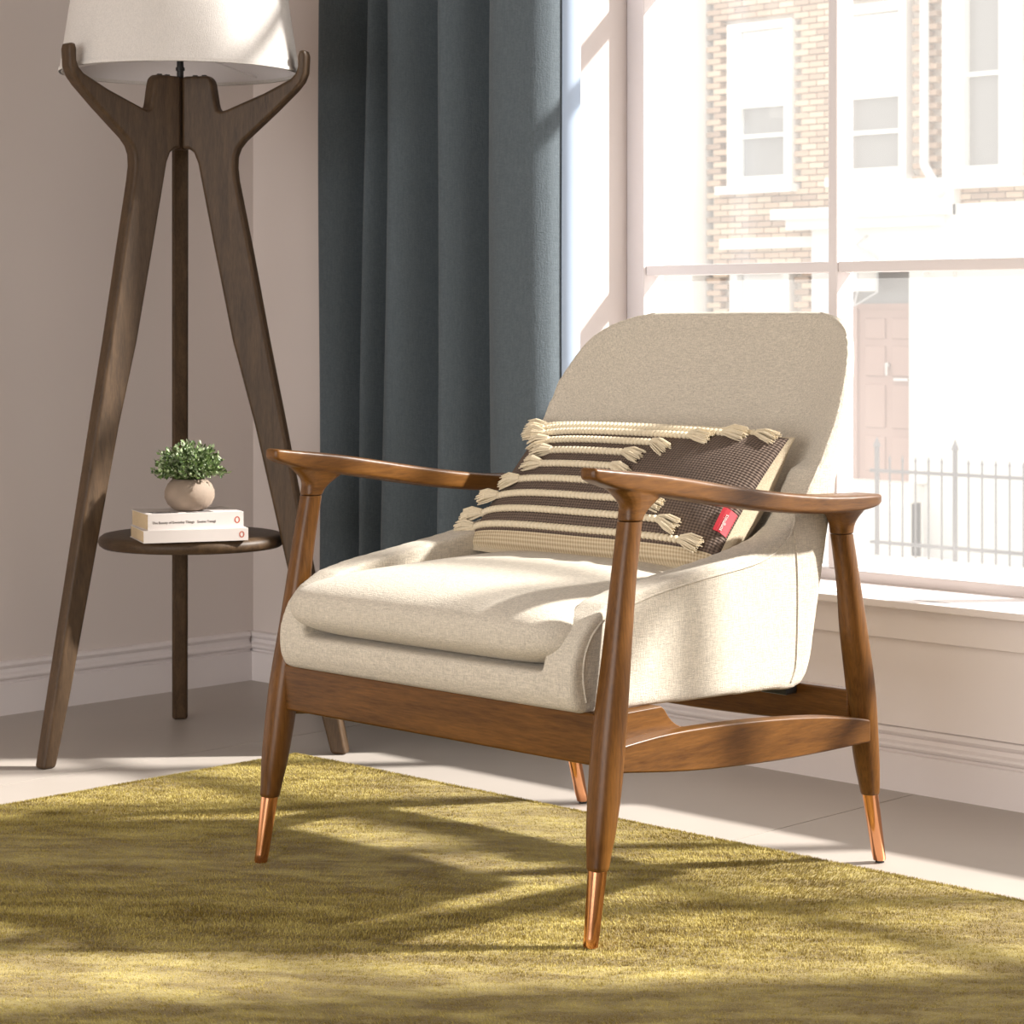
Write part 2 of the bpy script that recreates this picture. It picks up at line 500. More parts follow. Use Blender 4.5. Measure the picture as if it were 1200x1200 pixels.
def far_window(x0, x1, z0, z1, gx0, gx1, gz0, gz1, blind=None, rails=()):
    f = MB().box(x0, gx0, 21.95, 22.12, z0, z1).box(gx1, x1, 21.95, 22.12, z0, z1).box(gx0, gx1, 21.95, 22.12, gz1, z1).box(gx0, gx1, 21.95, 22.12, z0, gz0)
    f = bo(f.build('window', M['stucco']))
    p = box('pane', gx0, gx1, 22.08, 22.1, gz0, gz1, M['farglass'], f)
    if blind: box('blind', gx0 + .01, gx1 - .01, 22.055, 22.078, blind, gz1 - .01, M['blindw'], f)
    for r in rails: box('sash_rail', gx0, gx1, 22.03, 22.08, r - .025, r + .025, M['stucco'], f)
    box('window_sill', x0 - .12, x1 + .06, 21.86, 22.12, z0 - .10, z0, M['stucco'], f)
far_window(-17.82, -16.84, 2.43, 4.40, -17.66, -16.95, 2.54, 4.31, 3.43, (3.88, 3.40, 3.03))
far_window(-16.16, -15.20, 2.46, 4.47, -16.03, -15.30, 2.56, 4.36, 3.42, (3.90, 3.40, 2.98))
far_window(-14.71, -13.68, 2.37, 4.80, -14.43, -13.97, 2.52, 4.70, None, (3.55,))
far_window(-17.78, -16.87, -.3, 1.45, -17.66, -16.97, -.2, 1.37, .2, (.6,))
far_window(-14.72 + 1.66, -13.74 + 1.66, 2.43, 4.40, -14.56 + 1.66, -13.85 + 1.66, 2.54, 4.31, 3.43, (3.88, 3.40, 3.03))
bbox('string_course', -17.9, -16.5, 21.9, 22.12, 1.66, 1.79, M['stone'])
bbox('door_surround', -16.46, -16.07, 21.85, 22.12, Z0, 1.9, M['stucco'])
bbox('door_surround', -16.07, -14.5, 21.85, 22.12, 1.40, 2.40, M['stucco'])
bbox('door_surround', -15.04, -14.5, 21.85, 22.12, Z0, 1.40, M['stucco'])
bbox('pilaster', -15.02, -14.82, 21.74, 21.9, -1.05, 1.40, M['stucco'], bev=.02)
bbox('stucco_front', -14.5, -6, 21.9, 22.12, Z0, 2.1, M['stucco'])
bbox('cornice', -16.84, -14.5, 21.55, 21.9, 1.98, 2.10, M['stucco'])
bbox('cornice', -16.70, -14.6, 21.66, 21.9, 1.86, 1.98, M['stucco'])
dp = MB().tube((-14.9, 21.88, 8), (-14.9, 21.88, 2.55), .055).tube((-14.9, 21.88, 2.55), (-14.62, 21.8, 2.2), .055)
bo(dp.build('drainpipe', M['lead'], None, True))
# front door
door = bo(box('front_door', -15.93, -15.08, 22.06, 22.11, -1.05, .93, M['doorpaint']))
for dx0, dx1 in ((-15.83, -15.55), (-15.46, -15.18)):
    for dz0, dz1 in ((-.95, -.55), (-.45, .05), (.15, .50), (.58, .82)):
        box('door_panel', dx0, dx1, 22.035, 22.062, dz0, dz1, M['doorpaint'], door, .012)
dk = MB().tube((-15.5, 22.03, .28), (-15.5, 22.0, .28), .03).tube((-15.5, 22.0, .30), (-15.5, 22.0, .16), .018)
dk.build('door_knocker', M['steel'], door)
box('letterbox', -15.42, -15.22, 22.02, 22.06, .10, .13, M['steel'], door)
bo(box('fanlight', -16.05, -15.05, 22.09, 22.11, .98, 1.38, M['farglass']))
bbox('fanlight_bar', -16.05, -15.05, 22.04, 22.11, .93, .99, M['doorpaint'])
bbox('door_jamb', -16.07, -15.93, 22.02, 22.11, -1.05, .95, M['doorpaint'])
for k in range(5):
    bbox('step', -16.35, -14.9, 21.9 - .28 * (k + 1), 22.1 - .28 * k if k else 22.1, Z0, -1.05 - .2 * k, M['stone'], bev=.01)
# lantern hanging over the door
LO = (-15.67 + 16, 21.6 - 22, 1.0 - Z0)
lm = MB()
for (a, b) in ((-.19, -.19), (.19, -.19), (.19, .19), (-.19, .19)):
    lm.tube((a, b, .12), (a, b, .46), .012, n=6); lm.tube((a, b, .12), (0, 0, -.04), .010, n=6)
ln = lm.build('porch_lantern', M['lead'], bl); ln.location = LO
loft('cap', [[(-.24, -.24, .46), (.24, -.24, .46), (.24, .24, .46), (-.24, .24, .46)], [(-.03, -.03, .66), (.03, -.03, .66), (.03, .03, .66), (-.03, .03, .66)]], M['lead'], ln, True, False)
MB().box(-.18, .18, -.18, .18, .13, .45).build('glass', M['blindw'], ln)
MB().tube((0, 0, .64), (0, .3, .8), .015, n=6).build('bracket', M['lead'], ln)
# the white house next to it
wh = empty('white_street_house', (-23, 22, Z0), 'plain white rendered house beside the brick town house', 'building')
def wo(o): o.parent = wh; o.location = (23, -22, -Z0); return o
wo(box('wall', -34, -18.2, 21.75, 24, Z0, 8.2, M['stucco']))
wo(box('parapet', -34, -18.2, 21.65, 24, 8.2, 8.5, M['stucco']))
for k in range(4):
    f = wo(MB().box(-21.6 - 3 * k, -20.5 - 3 * k, 21.7, 21.8, 2.3, 4.4).build('window', M['stucco']))
    box('pane', -21.5 - 3 * k, -20.6 - 3 * k, 21.68, 21.71, 2.4, 4.3, M['farglass'], f)
# stone pier and railings in front
pr = empty('gate_pier', (-15.0, 20.2, Z0), 'white rounded gate pier at the foot of the door steps', 'pier')
prism('shaft', [(-.27, 0), (.27, 0), (.27, .82), (.24, .90), (.15, .95), (-.15, .95), (-.24, .90), (-.27, .82)], 'y', -.25, .25, M['stucco'], pr, .03)
MB().box(-.32, .32, -.30, .30, 0, .12).build('foot', M['stone'], pr)
pr.location = (-14.35, 20.2, Z0)
rl = empty('iron_railing', (-11, 17, Z0), 'thin iron railing with spiked posts on a low stone plinth', 'railing')
def ro(o): o.parent = rl; o.location = (11, -17, -Z0); return o
ro(box('plinth', -12.2, -5, 16.85, 17.15, Z0, -1.30, M['stone'], bev=.02))
ro(MB().box(-12.15, -5, 16.985, 17.015, -.56, -.53).build('top_bar', M['iron']))
ro(MB().box(-12.15, -5, 16.985, 17.015, -1.2, -1.17).build('bottom_bar', M['iron']))
xx = -12.08; k = 0
while xx < -5.2:
    big = abs(k % 6) == 0
    rr = .022 if big else .009
    ro(MB().tube((xx, 17, -1.3), (xx, 17, -.33 if big else -.45), rr, n=6).tube((xx, 17, -.33 if big else -.45), (xx, 17, -.24 if big else -.40), rr * 1.7, .001, 6).build('post' if big else 'baluster', M['iron']))
    xx += .137; k += 1

# ------------------------------------------------------------------ curtain
def build_curtain():
    keys = [(-3.625, 3.165), (-3.60, 3.13), (-3.572, 3.105), (-3.535, 3.125), (-3.508, 3.185), (-3.48, 3.16), (-3.462, 3.12), (-3.446, 3.125), (-3.428, 3.18),
            (-3.405, 3.135), (-3.372, 3.10), (-3.335, 3.115), (-3.296, 3.195), (-3.262, 3.145), (-3.228, 3.105), (-3.190, 3.125), (-3.160, 3.19),
            (-3.120, 3.185), (-3.092, 3.11), (-3.04, 3.085), (-2.985, 3.10), (-2.962, 3.125), (-2.958, 3.150)]
    pl = interp(keys, 200)
    zs = np.linspace(.012, 2.62, 60)
    rows = []
    for z in zs:
        h = z / 2.62
        sp = 1 + .035 * (1 - h) ** 2
        rws = []
        for i, (x, y) in enumerate(pl):
            s = i / (len(pl) - 1)
            wob = .006 * math.sin(3.1 * z + 9 * s) * (1 - h * .5)
            yy = 3.150 + (y - 3.145) * (1.15 + .30 * (1 - h)) + wob
            xx = -2.958 + (x + 2.958) * sp + .006 * math.sin(2.2 * z + 14 * s) * (1 - s)
            xx += (.022 * (h - .35)) * -1 if s > .97 else -.022 * (h - .35) * max(0, (s - .6) / .37)
            rws.append((xx, min(yy, 3.232), z))
        rows.append(rws)
    o = loft('curtain', rows, M['curtain'], None, False, True, False)
    sm = o.modifiers.new('cloth', 'SOLIDIFY'); sm.thickness = .003
    tag(o, 'floor-length slate blue curtain hanging in deep folds beside the window', 'curtain')
    # pale lining turned in along the window edge
    edge = [r[-1] for r in rows]
    v = []; f = []
    for i, (ex, ey, ez) in enumerate(edge):
        v += [(ex + .003, ey - .002, ez), (ex + .006, ey + .045, ez), (ex - .03, ey + .06, ez)]
        if i:
            a = (i - 1) * 3; b = i * 3
            f += [(a, a + 1, b + 1, b), (a + 1, a + 2, b + 2, b + 1)]
    l = mesh('lining', v, f, M['lining'], o, True)
    l.modifiers.new('cloth', 'SOLIDIFY').thickness = .0015
build_curtain()

# ------------------------------------------------------------------ rug
RX0, RX1, RY0, RY1 = -3.222, -.75, .85, 2.728
rug = empty('area_rug', (RX0, RY0, 0), 'olive green short pile rug under the armchair', 'rug')
def rugz(x, y): return .006
def rug_body():
    nx, ny = 330, 260
    W_, D_ = RX1 - RX0, RY1 - RY0
    X, Y = np.meshgrid(np.linspace(0, W_, nx), np.linspace(0, D_, ny))
    Z = .0085 + .0009 * np.sin(X * 6 + 3 * np.sin(Y * 3)) + .0006 * rng.normal(size=X.shape)
    ed = np.minimum(np.minimum(X, W_ - X), np.minimum(Y, D_ - Y))
    Z = np.where(ed < .004, .001, Z)
    v = np.stack([X, Y, Z], -1).reshape(-1, 3)
    idx = np.arange(nx * ny).reshape(ny, nx)
    f = np.stack([idx[:-1, :-1], idx[:-1, 1:], idx[1:, 1:], idx[1:, :-1]], -1).reshape(-1, 4)
    me = bpy.data.meshes.new('woven_body'); me.from_pydata(v.tolist(), [], f.tolist())
    link('woven_body', me, M['rugbody'], rug, True)
rug_body()
def pile():
    n = 620000
    x = np.concatenate([rng.uniform(RX0 - .003, -1.30, n), rng.uniform(RX0 - .004, RX0 + .004, 8000), rng.uniform(RX0, -1.3, 9000)]) - RX0
    y = np.concatenate([rng.uniform(1.42, RY1 + .003, n), rng.uniform(1.42, RY1, 8000), rng.uniform(RY1 - .004, RY1 + .004, 9000)]) - RY0
    # only where the rug shows in the picture's part of the room
    keep = (x + RX0) * .6997 * -1 + (y + RY0) * .7145 > 2.55
    x, y = x[keep], y[keep]; n = len(x)
    h = rng.uniform(.0025, .0052, n)
    # the nap lies over in broad brushed strokes
    sx = np.sin(x * 7 + 2.5 * np.sin(y * 4.2)) + .7 * np.sin(y * 11 + 3 * np.sin(x * 3.1))
    ang = 2.4 + .9 * sx + rng.normal(0, .6, n)
    lean = .0030 * (.7 + .4 * np.sin(x * 5 - y * 6)) + rng.normal(0, .0010, n)
    wdt = rng.uniform(.0006, .0011, n)
    pa = rng.uniform(0, math.pi, n)
    dx, dy = np.cos(pa) * wdt, np.sin(pa) * wdt
    tx, ty = x + np.cos(ang) * lean, y + np.sin(ang) * lean
    V = np.empty((n, 3, 3), np.float32)
    zb_ = np.full(n, .0068)
    V[:, 0] = np.stack([x - dx, y - dy, zb_], 1)
    V[:, 1] = np.stack([x + dx, y + dy, zb_], 1)
    V[:, 2] = np.stack([tx, ty, zb_ + h], 1)
    me = bpy.data.meshes.new('pile')
    me.vertices.add(n * 3); me.vertices.foreach_set('co', V.ravel())
    me.loops.add(n * 3); me.loops.foreach_set('vertex_index', np.arange(n * 3, dtype=np.int32))
    me.polygons.add(n); me.polygons.foreach_set('loop_start', np.arange(0, n * 3, 3, dtype=np.int32))
    me.update(calc_edges=True)
    o = link('pile', me, M['pile'], rug); o['kind'] = 'stuff'
pile()

# ------------------------------------------------------------------ armchair
CX, CY = -2.288, 2.475
ch = empty('armchair', (CX, CY, 0), 'mid-century wooden armchair with beige linen seat and copper tipped legs', 'armchair')
FX = lambda z: .326 - .011 * z / .54
front = [(.106, -.314, .0136), (.125, -.311, .0152), (.15, -.307, .0178), (.20, -.299, .0202), (.27, -.289, .0208), (.36, -.274, .0182), (.466, -.257, .0158), (.540, -.243, .0152)]
rear = [(.108, .306, .0132), (.125, .303, .0150), (.15, .298, .0172), (.19, .291, .0190), (.265, .279, .0203), (.35, .260, .0192), (.42, .246, .0166), (.492, .228, .0155)]
def leg(sgn, keys, xf, base, yf, ft):
    rings = []
    for z, y, r in interp(keys, 34):
        rings.append([(sgn * xf(z) + a, y + b, z) for a, b in sup(r, r, 2.5)])
    # softened foot of the wooden part
    z, y, r = keys[0]
    rings.insert(0, [(sgn * xf(z) + a, y + b, z - .003) for a, b in sup(r * .9, r * .9, 2.5)])
    l = loft('leg', rings, M['oak_z'], ch)
    fr = []
    for k in range(9):
        t = k / 8; zz = base + .004 + (keys[0][0] - base - .004) * t
        rr = ft[0] + (ft[1] - ft[0]) * t
        if k == 0: rr *= .92
        yy = yf + (keys[0][1] - yf) * (zz / keys[0][0])
        fr.append([(sgn * xf(zz) + a, yy + b, zz if k != 0 else zz) for a, b in sup(rr, rr, 2.2)])
        if k == 0: fr.append([(sgn * xf(zz) + a, yy + b, zz + .003) for a, b in sup(ft[0], ft[0], 2.2)])
    loft('copper_tip', fr, M['copper'], l)['label'] = 'polished copper leg tip'
    yy = yf
    loft('glide', [[(sgn * xf(0) + a, yy + b, q) for a, b in sup(.0066, .0066, 2)] for q in (base, base + .005)], M['rubber'], l)
for s in (-1, 1):
    leg(s, front, FX, .005, -.331, (.0095, .0122))
    leg(s, rear, lambda z: .2975 + .008 * z / .5, 0, .333, (.0095, .0118))

def armrest(s):
    keys = [(-.319, .313, .6045, .0140, .0080), (-.305, .313, .6010, .0155, .0098), (-.27, .313, .5945, .0185, .0128), (-.22, .313, .5878, .0205, .0142), (-.16, .3135, .5792, .0220, .0146),
            (-.064, .3145, .5643, .0235, .0147), (.01, .3155, .5536, .0250, .0145), (.086, .317, .5450, .0270, .0140), (.155, .3185, .5402, .0295, .0130), (.22, .319, .5390, .0310, .0118), (.255, .319, .5405, .0305, .0095), (.270, .319, .5425, .0270, .0070)]
    rings = []
    for y, x, z, hw, hh in interp(keys, 60):
        rings.append([(s * x + a, y, z + b) for a, b in sup(hw, hh, 6, 40)])
    def shrink(ring, k, dy):
        c = np.mean(np.array(ring), 0); return [tuple(c + (np.array(p) - c) * (k, 1, k) + (0, dy, 0)) for p in ring]
    rings = [shrink(rings[0], .5, -.004), shrink(rings[0], .85, -.002)] + rings + [shrink(rings[-1], .85, .003), shrink(rings[-1], .5, .005)]
    v = []; f = []
    def add(rs):
        n0 = len(v); n = len(rs[0])
        for r in rs: v.extend(r)
        for i in range(len(rs) - 1):
            for j in range(n):
                k = (j + 1) % n
                f.append((n0 + i * n + j, n0 + i * n + k, n0 + (i + 1) * n + k, n0 + (i + 1) * n + j))
        f.append(tuple(range(n0, n0 + n))[::-1]); f.append(tuple(range(n0 + (len(rs) - 1) * n, n0 + len(rs) * n)))
    add(rings)
    for keys in ([(.5405, -.2425, .0153, .0153, .315), (.548, -.240, .0168, .0156, .315), (.556, -.2345, .0215, .0160, .315), (.564, -.229, .0300, .0168, .3145), (.572, -.225, .0420, .0178, .314), (.583, -.222, .060, .0185, .3135)],
                 [(.4925, .228, .0156, .0156, .3055), (.502, .2265, .0172, .0162, .307), (.510, .2245, .0205, .0172, .309), (.518, .222, .0270, .0190, .312), (.526, .219, .0370, .0215, .315), (.536, .214, .050, .0235, .317)]):
        add([[(s * x + a, y + b, z) for a, b in sup(rx, ry, 2.6)] for z, y, ry, rx, x in interp(keys, 18)])
    me = mesh('armrest', v, f, M['oak_y'], ch, True)
    rm = me.modifiers.new('union', 'REMESH'); rm.mode = 'VOXEL'; rm.voxel_size = .0018; rm.use_smooth_shade = True
    sm = me.modifiers.new('soft', 'SMOOTH'); sm.factor = .5; sm.iterations = 4
for s in (-1, 1): armrest(s)

top = interp([(-.292, .254), (-.248, .2575), (-.175, .2605), (-.07, .2580), (.041, .2515), (.15, .2415), (.233, .2290), (.264, .2225)], 22)
bot = interp([(.264, .1905), (.20, .1905), (.125, .191), (.025, .194), (-.13, .204), (-.264, .2195), (-.292, .223)], 20)
for s in (-1, 1):
    prism('side_stretcher', [tuple(p) for p in top] + [tuple(p) for p in bot], 'x', s * .306, s * .331, M['oak_y'], ch, .004)
    g = [(-.285, .235), (-.285, .292), (-.172, .292)] + [tuple(p) for p in interp([(-.165, .287), (-.150, .270), (-.125, .258), (-.088, .252)], 10)] + [(-.088, .235)]
    prism('corner_bracket', g, 'x', s * .284, s * .308, M['oak_y'], ch, .002)
box('front_rail', -.308, .308, -.302, -.276, .230, .297, M['oak_x'], ch, .004)
pts = [(-.292, .262), (.292, .262), (.292, .214)] + [(x, .214 - .012 * (1 - (x / .29) ** 2)) for x in np.linspace(.28, -.28, 15)] + [(-.292, .214)]
prism('rear_rail', pts, 'y', .262, .284, M['oak_x'], ch, .004)
br = MB().box(.15, .20, .235, .262, .246, .285).build('seat_bracket', M['black_metal'], ch); bevel(br, .003)
MB().tube((.105, .235, .252), (.105, .226, .252), .007, n=12).tube((.125, .235, .250), (.125, .228, .250), .005, n=10).build('bolt', M['steel'], ch, False)

# upholstered shell: bottom, two side wings and a back that wraps round, closed into one skin
def shell():
    V = []; Fc = []
    def put(v, f):
        n = len(V); V.extend(v); Fc.extend([tuple(i + n for i in q) for q in f])
    side = [(-.322, .318), (-.316, .302), (-.300, .294), (-.2, .292), (-.1, .287), (.08, .281), (.13, .277), (.152, .281), (.168, .295), (.178, .318), (.187, .36), (.204, .434), (.219, .50), (.236, .555), (.232, .60), (.19, .585), (.158, .540)]
    up = [(.15, .528), (.132, .508), (.10, .492), (.055, .481), (0, .471), (-.117, .455), (-.20, .444), (-.255, .432), (-.29, .413), (-.312, .390), (-.325, .362), (-.328, .335)]
    poly = side + up
    n = len(poly)
    for s in (-1, 1):
        a, b = s * .238, s * .291
        v = [(a, p, q) for p, q in poly] + [(b, p, q) for p, q in poly]
        put(v, [tuple(range(n)), tuple(range(n, 2 * n))[::-1]] + [(i, i + n, (i + 1) % n + n, (i + 1) % n) for i in range(n)])
    # bottom slab
    bp = [(-.328, .346), (-.328, .318), (-.318, .300), (-.30, .294), (-.2, .292), (.08, .281), (.13, .277), (.17, .30), (.17, .36)]
    m = len(bp)
    v = [(-.285, p, q) for p, q in bp] + [(.285, p, q) for p, q in bp]
    put(v, [tuple(range(m)), tuple(range(m, 2 * m))[::-1]] + [(i, i + m, (i + 1) % m + m, (i + 1) % m) for i in range(m)])
    # back: rings by height
    keys = [(.295, .08, .158, .29), (.36, .09, .186, .29), (.434, .110, .205, .29), (.50, .138, .222, .29), (.55, .162, .238, .29), (.60, .193, .254, .29), (.64, .219, .266, .2895), (.67, .236, .275, .2885), (.70, .249, .284, .285), (.73, .263, .292, .277), (.765, .275, .300, .261),
            (.787, .282, .306, .238), (.800, .285, .306, .207), (.808, .288, .302, .165)]
    rings = []
    for z, yf, yr, hw in interp(keys, 56):
        yc, ry = (yf + yr) / 2, (yr - yf) / 2
        ring = []
        wrap = .092 * min(1, max(0, (z - .36) / .22))
        for a, b in sup(hw, ry, 8, 96):
            e = abs(a / .289) ** 3
            thick = 1 + .45 * (1 - e) * (1 if z < .78 else .5)
            ring.append((a, yc + b * thick + wrap * (1 - e), z + (.005 * (1 - e) if z > .7 else 0) * (z - .7) / .1))
        rings.append(ring)
    k = len(rings[0]); v = [p for r in rings for p in r]; f = []
    for i in range(len(rings) - 1):
        for j in range(k):
            f.append((i * k + j, i * k + (j + 1) % k, (i + 1) * k + (j + 1) % k, (i + 1) * k + j))
    f += [tuple(range(k))[::-1], tuple(range((len(rings) - 1) * k, len(rings) * k))]
    put(v, f)
    o = mesh('upholstered_shell', V, Fc, M['linen'], ch, True)
    rm = o.modifiers.new('skin', 'REMESH'); rm.mode = 'VOXEL'; rm.voxel_size = .0045; rm.use_smooth_shade = True
    sm = o.modifiers.new('soft', 'SMOOTH'); sm.factor = .5; sm.iterations = 10
    # raised seams laid on the finished skin: along the wing and up the back edge, and down the rear of the wing
    from mathutils.bvhtree import BVHTree
    dg = bpy.context.evaluated_depsgraph_get()
    ev = o.evaluated_get(dg)
    bvh = BVHTree.FromPolygons([v.co for v in ev.data.vertices], [p.vertices for p in ev.data.polygons])
    path = [(-.300, .310), (-.306, .340), (-.302, .372), (-.283, .400), (-.250, .418), (-.17, .436), (-.07, .449), (.03, .459), (.075, .468), (.112, .484), (.135, .506), (.150, .530)]
    for s in (-1, 1):
        for pth in (path, [(.135, .506), (.140, .47), (.143, .42), (.142, .36), (.138, .31), (.128, .288)]):
            pp = []
            for y, z in interp(pth, 60):
                hit = bvh.ray_cast(Vector((s * .6, y, z)), Vector((-s, 0, 0)))[0]
                if hit is not None and abs(hit.x) > .2: pp.append(hit + Vector((s * .0002, 0, 0)))
            if pth is path:
                for z, yf, yr, hw in interp(keys, 80):
                    if z < .535: continue
                    e = abs(hw / .289) ** 3
                    wrap = .092 * min(1, max(0, (z - .36) / .22))
                    h_ = bvh.find_nearest(Vector((s * (hw + .001), yf + .003 + wrap * (1 - e), z)))[0]
                    pp.append(h_)
            mb = MB()
            for a_, b_ in zip(pp[:-1], pp[1:]):
                if 1e-5 < (a_ - b_).length < .05: mb.tube(a_, b_, .0017, n=6)
            mb.build('seam', M['linen'], o, True)
    return o
shell()

def cushion():
    a, b, c = .279, .258, .054
    y0, z0, pn, vn = -.088, .394, 9.0, 2.7
    rings = []
    for k in range(41):
        th = -math.pi / 2 + math.pi * k / 40
        rr = max(abs(math.cos(th)) ** (2 / vn), .0) if k not in (0, 40) else .02
        zz = math.copysign(abs(math.sin(th)) ** (2 / vn), math.sin(th))
        ring = []
        for i in range(160):
            ph = 2 * math.pi * i / 160
            cx_, sy_ = math.cos(ph), math.sin(ph)
            q_ = (abs(cx_) ** pn + abs(sy_) ** pn) ** (-1 / pn)
            x, y = a * q_ * cx_ * rr, b * q_ * sy_ * rr
            crown = (.007 * (1 - (x / a) ** 2) * (1 - (y / b) ** 2)) if zz > 0 else 0
            ring.append((x - .004, y0 + y, z0 + zz * c + crown + .006 * y / b))
        rings.append(ring)
    o = loft('seat_cushion', rings, M['linen'], ch)
    xs = .240
    for s in (-1, 1):
        pp = []
        for k in range(60):
            th = R(-55) + R(125) * k / 59
            rr = abs(math.cos(th)) ** (2 / vn); zz = math.copysign(abs(math.sin(th)) ** (2 / vn), math.sin(th))
            t = (xs / a) / rr
            if t >= 1: break
            y = -b * rr * (1 - t ** pn) ** (1 / pn)
            crown = (.007 * (1 - (xs / a) ** 2) * (1 - (y / b) ** 2)) if zz > 0 else 0
            pp.append((s * xs - .004, y0 + y, z0 + zz * c + crown + .006 * y / b))
        mb = MB()
        for p, q in zip(pp[:-1], pp[1:]): mb.tube(p, q, .0017, n=6)
        mb.build('seam', M['stitch'], o, True)
cushion()

# ------------------------------------------------------------------ lumbar pillow
pil = empty('lumbar_pillow', (CX, CY + .02, .441), 'oblong brown knit cushion with cream cord rows and tassels on the armchair', 'cushion')
O = Vector((-.255, .0, .012)); U = Vector((.492, 0, 0)); Vv = Vector((0, .174, .175)); NN = Vector((0, -.715, .699)).normalized()
def puff(s, t):
    a = max(0, 1 - abs(2 * s - 1) ** 3.0); b = max(0, 1 - abs(2 * t - 1) ** 2.6)
    return (a * b) ** .5
def pface(s, t, off=0, side=1):
    s_, t_ = min(1, max(0, s)), min(1, max(0, t))
    pinch = .014
    uu = s + pinch * (2 * s - 1) * -((1 - abs(2 * t_ - 1) ** 2) * 1.0) * -1 * -1
    f = puff(s_, t_)
    sag = Vector((0, 0, -.004 * math.sin(math.pi * s_) * (1 - t_)))
    dep = .008 + .026 * math.sin(math.pi * t_) if side < 0 else 0
    return O + U * uu + Vv * t + NN * (side * ((.048 if side > 0 else .036) * f + dep) + off) + sag
def grid(side, mat, name):
    nx, ny = 72, 44
    v = []; f = []
    ss = [.5 - .5 * math.cos(math.pi * i / nx) for i in range(nx + 1)]
    tt = [.5 - .5 * math.cos(math.pi * i / ny) for i in range(ny + 1)]
    for t in tt:
        for s in ss: v.append(pface(s, t, 0, side))
    for j in range(ny):
        for i in range(nx):
            a = j * (nx + 1) + i
            q = (a, a + 1, a + nx + 2, a + nx + 1)
            f.append(q if side > 0 else q[::-1])
    me = bpy.data.meshes.new(name); me.from_pydata([tuple(p) for p in v], [], f)
    ul = me.uv_layers.new(name='UVMap')
    st = [(s, t) for t in tt for s in ss]
    for lp in me.loops: ul.data[lp.index].uv = st[lp.vertex_index]
    return link(name, me, mat, pil, True)
grid(1, M['knit'], 'knit_front')
grid(-1, M['cream'], 'cream_back')
def gusset():
    loop = [(i / 60, 0) for i in range(60)] + [(1, i / 40) for i in range(40)] + [(1 - i / 60, 1) for i in range(60)] + [(0, 1 - i / 40) for i in range(40)]
    n = len(loop); v = []
    for k in range(5):
        e = k / 4
        for s, t in loop:
            p = pface(s, t, 0, 1).lerp(pface(s, t, 0, -1), e)
            outw = Vector(((2 * s - 1) if s in (0, 1) else 0, 0, 0)) + (Vv.normalized() * (2 * t - 1) if t in (0, 1) else Vector((0, 0, 0)))
            v.append(p + outw * .006 * math.sin(math.pi * e))
    f = [(k * n + i, k * n + (i + 1) % n, (k + 1) * n + (i + 1) % n, (k + 1) * n + i) for k in range(4) for i in range(n)]
    mesh('gusset', v, f, M['cream'], pil, True)
gusset()
ROWS = [(.105, .015, .885), (.205, .02, .79), (.315, .07, .70), (.43, .14, .61), (.55, .20, .51), (.665, .205, .52), (.765, .15, .60), (.855, .085, .71), (.925, .05, .81), (.985, .03, .90)]
def ball(mb, c, ax, rx, ry, rz, n=8, m=5):
    ax = ax.normalized(); b = ax.cross(NN).normalized(); d = b.cross(ax)
    v = []; f = []
    for j in range(m + 1):
        ph = math.pi * j / m
        for i in range(n):
            th = 2 * math.pi * i / n
            v.append(c + ax * (rx * math.cos(ph)) + b * (ry * math.sin(ph) * math.cos(th)) + d * (rz * math.sin(ph) * math.sin(th)))
    for j in range(m):
        for i in range(n):
            f.append((j * n + i, j * n + (i + 1) % n, (j + 1) * n + (i + 1) % n, (j + 1) * n + i))
    mb.add(v, f)
def tassel(s, t, sgn):
    mb = MB()
    p0 = pface(s, t, .0045)
    d = (Vector((sgn, 0, 0)) * 1.0 - Vv.normalized() * random.uniform(.05, .45) - NN * .10 * (1 if .1 < s < .9 else .5)).normalized()
    side_v = d.cross(NN).normalized(); up = side_v.cross(d).normalized()
    if up.dot(NN) < 0: up = -up
    ball(mb, p0 + d * .003, d, .0065, .0062, .0056)
    for k in range(46):
        a = random.uniform(-1, 1); h = random.uniform(-1, 1)
        L_ = random.uniform(.034, .041)
        q0 = p0 + side_v * a * .0042 + up * (h * .0032 + .001)
        q1 = q0 + d * L_ * .5 + side_v * a * .0060 + up * (h * .0040 + .002)
        q2 = p0 + d * L_ + side_v * a * .0125 + up * (h * .0055 + .001)
        mb.tube(q0, q1, .0012, .0013, 5); mb.tube(q1, q2, .0013, .0008, 5)
    mb.build('tassel', M['cord'], pil, True)
for t, s0, s1 in ROWS:
    mb = MB()
    n = max(4, int((s1 - s0) * .492 / .0078))
    for k in range(n + 1):
        s = s0 + (s1 - s0) * k / n
        p = pface(s, t, .0032); q = pface(s + .004, t, .0032)
        d = (q - p).normalized(); b = d.cross(NN)
        ball(mb, p, (d + b * .25), .0046, .0064, .0052, 9, 6)
    mb.build('cord_row', M['cord'], pil, True)
    tassel(s0, t, -1); tassel(s1, t, 1)
